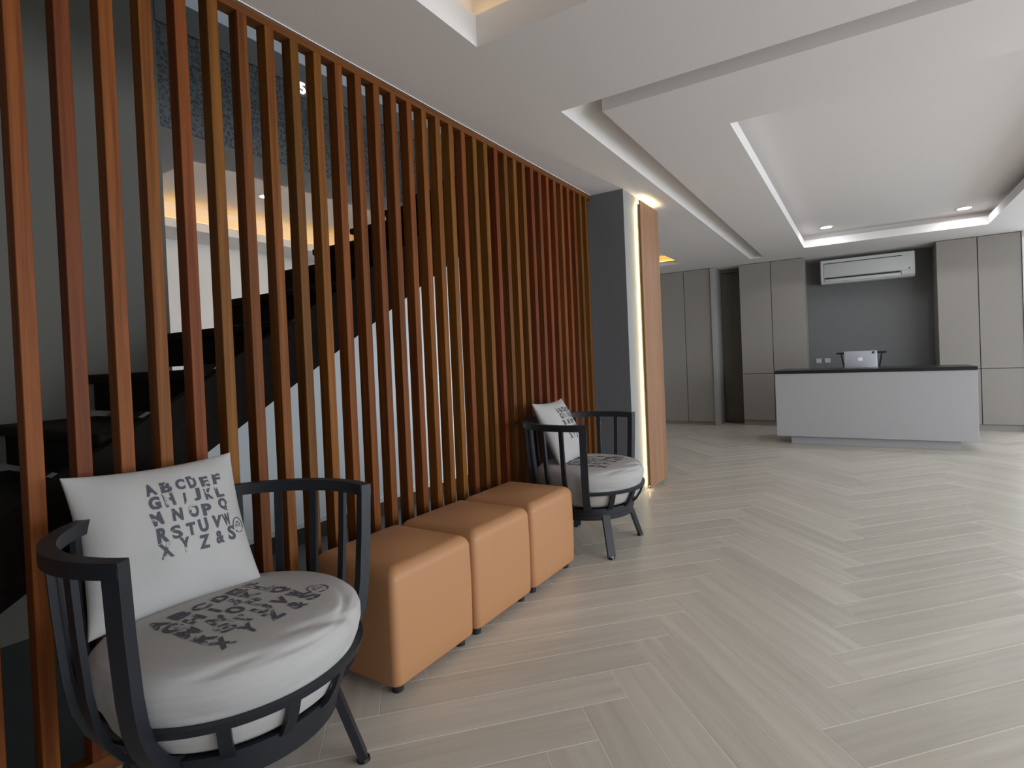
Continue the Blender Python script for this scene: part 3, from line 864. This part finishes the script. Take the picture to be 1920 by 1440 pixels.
box('door_leaf', -2.0, -1.648, 9.22, 9.26, 0.01, H - 0.06, M['brown_door'], dr, bev=0.002)
box('door_head', -2.0, -1.648, 9.18, 9.29, H - 0.058, H - 0.004, M['brown_door'], dr)
cabinet('tall_cabinet', 'tall greige cabinet with split doors left of the dark niche', -1.645, -0.725)
cabinet('tall_cabinet', 'tall greige cabinet with split doors right of the dark niche', 0.862, 1.727)
bc = thing('base_cabinet', 'low cabinet with black top inside the niche behind the desk', 'cabinet', (0.07, 9.08, 0))
box('carcass', -0.722, 0.859, CABY + 0.06, YB - 0.002, 0.0, 0.815, M['cabinet'], bc)
box('worktop', -0.722, 0.859, CABY + 0.04, YB - 0.001, 0.817, 0.845, M['black_stone'], bc, bev=0.002)
for k in range(4):
    box('door', -0.722 + 0.395 * k + 0.004, -0.722 + 0.395 * (k + 1) - 0.004, CABY + 0.042, CABY + 0.058, 0.09, 0.805, M['cabinet'], bc, bev=0.0015)

# wall sockets
for x, lab in ((-0.60, 'grey wall socket plate left of its twin, on the niche wall behind the desk'), (-0.48, 'grey wall socket plate nearer the tablet, on the niche wall behind the desk')):
    t = thing('wall_socket', lab, 'socket', (x, YB, 0.968), 0, 'wall sockets in the niche')
    box('plate', x - 0.042, x + 0.042, YB - 0.010, YB - 0.0005, 0.928, 1.008, M['socket'], t, bev=0.003)
    box('rocker', x - 0.026, x + 0.004, YB - 0.014, YB - 0.009, 0.948, 0.99, M['socket_sw'], t, bev=0.002)
    box('rocker', x + 0.008, x + 0.030, YB - 0.014, YB - 0.009, 0.948, 0.99, M['socket_sw'], t, bev=0.002)

# ------------------------------------------------------------------ air conditioner
def build_ac():
    x0, x1 = -0.520, 0.645
    t = thing('air_conditioner', 'white split air conditioner on the niche wall above the desk', 'air conditioner', (0.06, 9.2, 2.10))
    prof = [(9.328, 2.12), (9.328, 2.462), (9.08, 2.462), (9.058, 2.455), (9.048, 2.435), (9.046, 2.30), (9.048, 2.20), (9.062, 2.145), (9.09, 2.115), (9.15, 2.105)]
    b = bmesh.new()
    rings = [[(x, y + (0.012 if abs(x - xc) > hw - 0.001 and y < 9.1 else 0), 2.283 + (z - 2.283) * s) for y, z in prof]
             for x, s in ((x0, 0.965), (x0 + 0.012, 1.0), (x1 - 0.012, 1.0), (x1, 0.965)) for xc, hw in ((((x0 + x1) / 2), (x1 - x0) / 2),)]
    rings = [[(p[0] - 0.06, p[1] - 9.2, p[2] - 2.10) for p in r] for r in rings]
    loft(b, rings, closed=False)
    from_bm('casing', b, M['ac'], t, smooth=True, auto=0.5)
    box('front_panel', x0 + 0.045, x1 - 0.045, 9.038, 9.052, 2.205, 2.40, M['ac_panel'], t, bev=0.004, seg=2)
    box('intake_groove', x0 + 0.045, x1 - 0.15, 9.036, 9.05, 2.402, 2.409, M['ac_dark'], t)
    box('vent_slot', x0 + 0.055, x1 - 0.17, 9.036, 9.06, 2.178, 2.196, M['ac_dark'], t)
    box('louvre', x0 + 0.055, x1 - 0.17, 9.040, 9.075, 2.135, 2.172, M['ac'], t, bev=0.004, seg=2)
    box('sensor_panel', x1 - 0.16, x1 - 0.04, 9.042, 9.054, 2.14, 2.198, M['ac'], t, bev=0.003)
    box('indicator', x1 - 0.075, x1 - 0.062, 9.034, 9.046, 2.215, 2.232, M['ac_dark'], t)
build_ac()

# ------------------------------------------------------------------ reception desk
dk = thing('reception_desk', 'grey reception desk with black stone top on a recessed plinth', 'desk', (0.035, 7.55, 0))
box('front_panel', -0.952, 1.022, 7.2, 7.235, 0.098, 0.862, M['counter'], dk, bev=0.002)
box('side_panel', -0.952, -0.917, 7.237, 7.88, 0.098, 0.862, M['counter'], dk, bev=0.002)
box('side_panel', 0.987, 1.022, 7.237, 7.88, 0.098, 0.862, M['counter'], dk, bev=0.002)
box('inner_panel', -0.915, 0.985, 7.60, 7.63, 0.098, 0.845, M['counter'], dk)
box('bottom_panel', -0.915, 0.985, 7.237, 7.6, 0.098, 0.12, M['counter'], dk)
box('plinth', -0.80, 0.875, 7.285, 7.80, 0.0, 0.097, M['counter'], dk)
box('countertop', -0.955, 1.026, 7.185, 7.90, 0.864, 0.902, M['black_stone'], dk, bev=0.003)

# tablet on the desk with its stand
tb = thing('tablet', 'silver tablet computer standing upright on the black desk top', 'tablet', (-0.035, 7.44, 0.902))
LEAN = math.radians(12)
def leaned(name, x0, x1, d0, d1, z0, z1, m, bev=0.0, seg=2):
    b = bmesh.new(); add_box(b, x0, x1, d0, d1, z0, z1, bev, seg=seg)
    bmesh.ops.rotate(b, verts=b.verts, cent=(0, 0, 0), matrix=Matrix.Rotation(-LEAN, 3, 'X'))
    return from_bm(name, b, m, tb, smooth=bev > 0, auto=0.6)
leaned('back_cover', -0.168, 0.165, -0.006, 0.004, 0.004, 0.206, M['silver'], 0.003)
leaned('rim', -0.170, 0.170, 0.0041, 0.008, 0.002, 0.209, M['bezel'], 0.0015)
leaned('camera_bump', 0.118, 0.150, -0.009, -0.0061, 0.172, 0.197, M['glide'], 0.001)
leaned('camera_lens', 0.137, 0.146, -0.0105, -0.0091, 0.176, 0.185, M['bezel'], 0.001)
# round-shouldered fruit emblem with a bite and a leaf
def emblem():
    b = bmesh.new(); pts = []
    for k in range(64):
        a = 2 * PI * k / 64
        r = 0.026 * (1 + 0.10 * math.cos(2 * a) * (1 if math.cos(a) else 1))
        x, z = r * math.cos(a) * 0.98, r * math.sin(a)
        if math.sin(a) > 0.9: z -= 0.005 * (math.sin(a) - 0.9) / 0.1
        if math.sin(a) < -0.93: z += 0.003 * (-0.93 - math.sin(a)) / -0.07 * -1
        d = math.hypot(x - 0.034, z - 0.004)
        if d < 0.014:
            s = 0.014 / max(d, 1e-4); x = 0.034 + (x - 0.034) * s; z = 0.004 + (z - 0.004) * s
        pts.append((x, z))
    leaf = [(0.002, 0.026), (0.004, 0.034), (0.013, 0.041), (0.012, 0.033), (0.008, 0.028)]
    for pl in (pts, leaf):
        lo = [b.verts.new((x, -0.0078, 0.108 + z)) for x, z in pl]; hi = [b.verts.new((x, -0.0060, 0.108 + z)) for x, z in pl]
        b.faces.new(lo); b.faces.new(list(reversed(hi)))
        for i in range(len(pl)):
            j = (i + 1) % len(pl); b.faces.new((lo[i], hi[i], hi[j], lo[j]))
    bmesh.ops.recalc_face_normals(b, faces=b.faces)
    bmesh.ops.rotate(b, verts=b.verts, cent=(0, 0, 0), matrix=Matrix.Rotation(-LEAN, 3, 'X'))
    from_bm('emblem', b, M['logo'], tb)
emblem()
b = bmesh.new(); bar3(b, (0, 0.03, 0.13), (0, 0.11, 0.004), 0.12, 0.004, (1, 0, 0)); add_box(b, -0.08, 0.08, -0.01, 0.11, 0.0, 0.003)
from_bm('support_flap', b, M['glide'], tb)

# black stool behind the desk
st = thing('bar_stool', 'black metal bar stool with wide top rail behind the desk', 'stool', (-0.03, 8.25, 0))
X0 = -0.03
box('top_rail', X0 - 0.29, X0 + 0.29, 8.40, 8.425, 1.065, 1.09, M['glide'], st, bev=0.004)
for s in (-1, 1):
    b = bmesh.new(); bar3(b, (s * 0.235, 0.16, 1.07), (s * 0.165, 0.13, 0.66), 0.02, 0.016, (1, 0, 0)); from_bm('upright', b, M['glide'], st)
box('seat', X0 - 0.2, X0 + 0.2, 8.06, 8.42, 0.62, 0.66, M['glide'], st, bev=0.012, seg=2)
for sx in (-1, 1):
    for sy in (-1, 1):
        b = bmesh.new(); bar3(b, (sx * 0.165, sy * 0.14, 0.62), (sx * 0.205, sy * 0.18, 0.0), 0.022, 0.022, (1, 0, 0)); from_bm('leg', b, M['glide'], st)
for sy in (-1, 1):
    b = bmesh.new(); bar3(b, (-0.19, sy * 0.166, 0.22), (0.19, sy * 0.166, 0.22), 0.016, 0.016, (0, 1, 0)); from_bm('footrest', b, M['glide'], st)

# ------------------------------------------------------------------ downlights over the desk
for x, y, lab in ((-0.36, 7.72, 'round white recessed downlight left of its twin, above the desk'), (1.03, 7.77, 'round white recessed downlight right of its twin, near the tray corner')):
    t = thing('downlight', lab, 'downlight', (x, y, 2.685), 0, 'downlights over the desk')
    b = bmesh.new(); arc_bar(b, 0, 2 * PI, [(0.066, -0.006), (0.086, -0.004), (0.086, 0.0), (0.066, 0.0)], 32)
    from_bm('trim_ring', b, M['white'], t, smooth=True, auto=0.7)
    b = bmesh.new(); cyl(b, 0, 0, -0.004, -0.0015, 0.067, 0.067, 32); from_bm('lens', b, M['lamp'], t)
    d = bpy.data.lights.new('downlight_beam', 'AREA'); d.shape = 'DISK'; d.size = 0.12; d.energy = 5.0; d.color = (0.93, 0.97, 1.0)
    lo = bpy.data.objects.new('downlight_beam', d); COL.objects.link(lo); lo.parent = t; lo.location = (0, 0, -0.012)
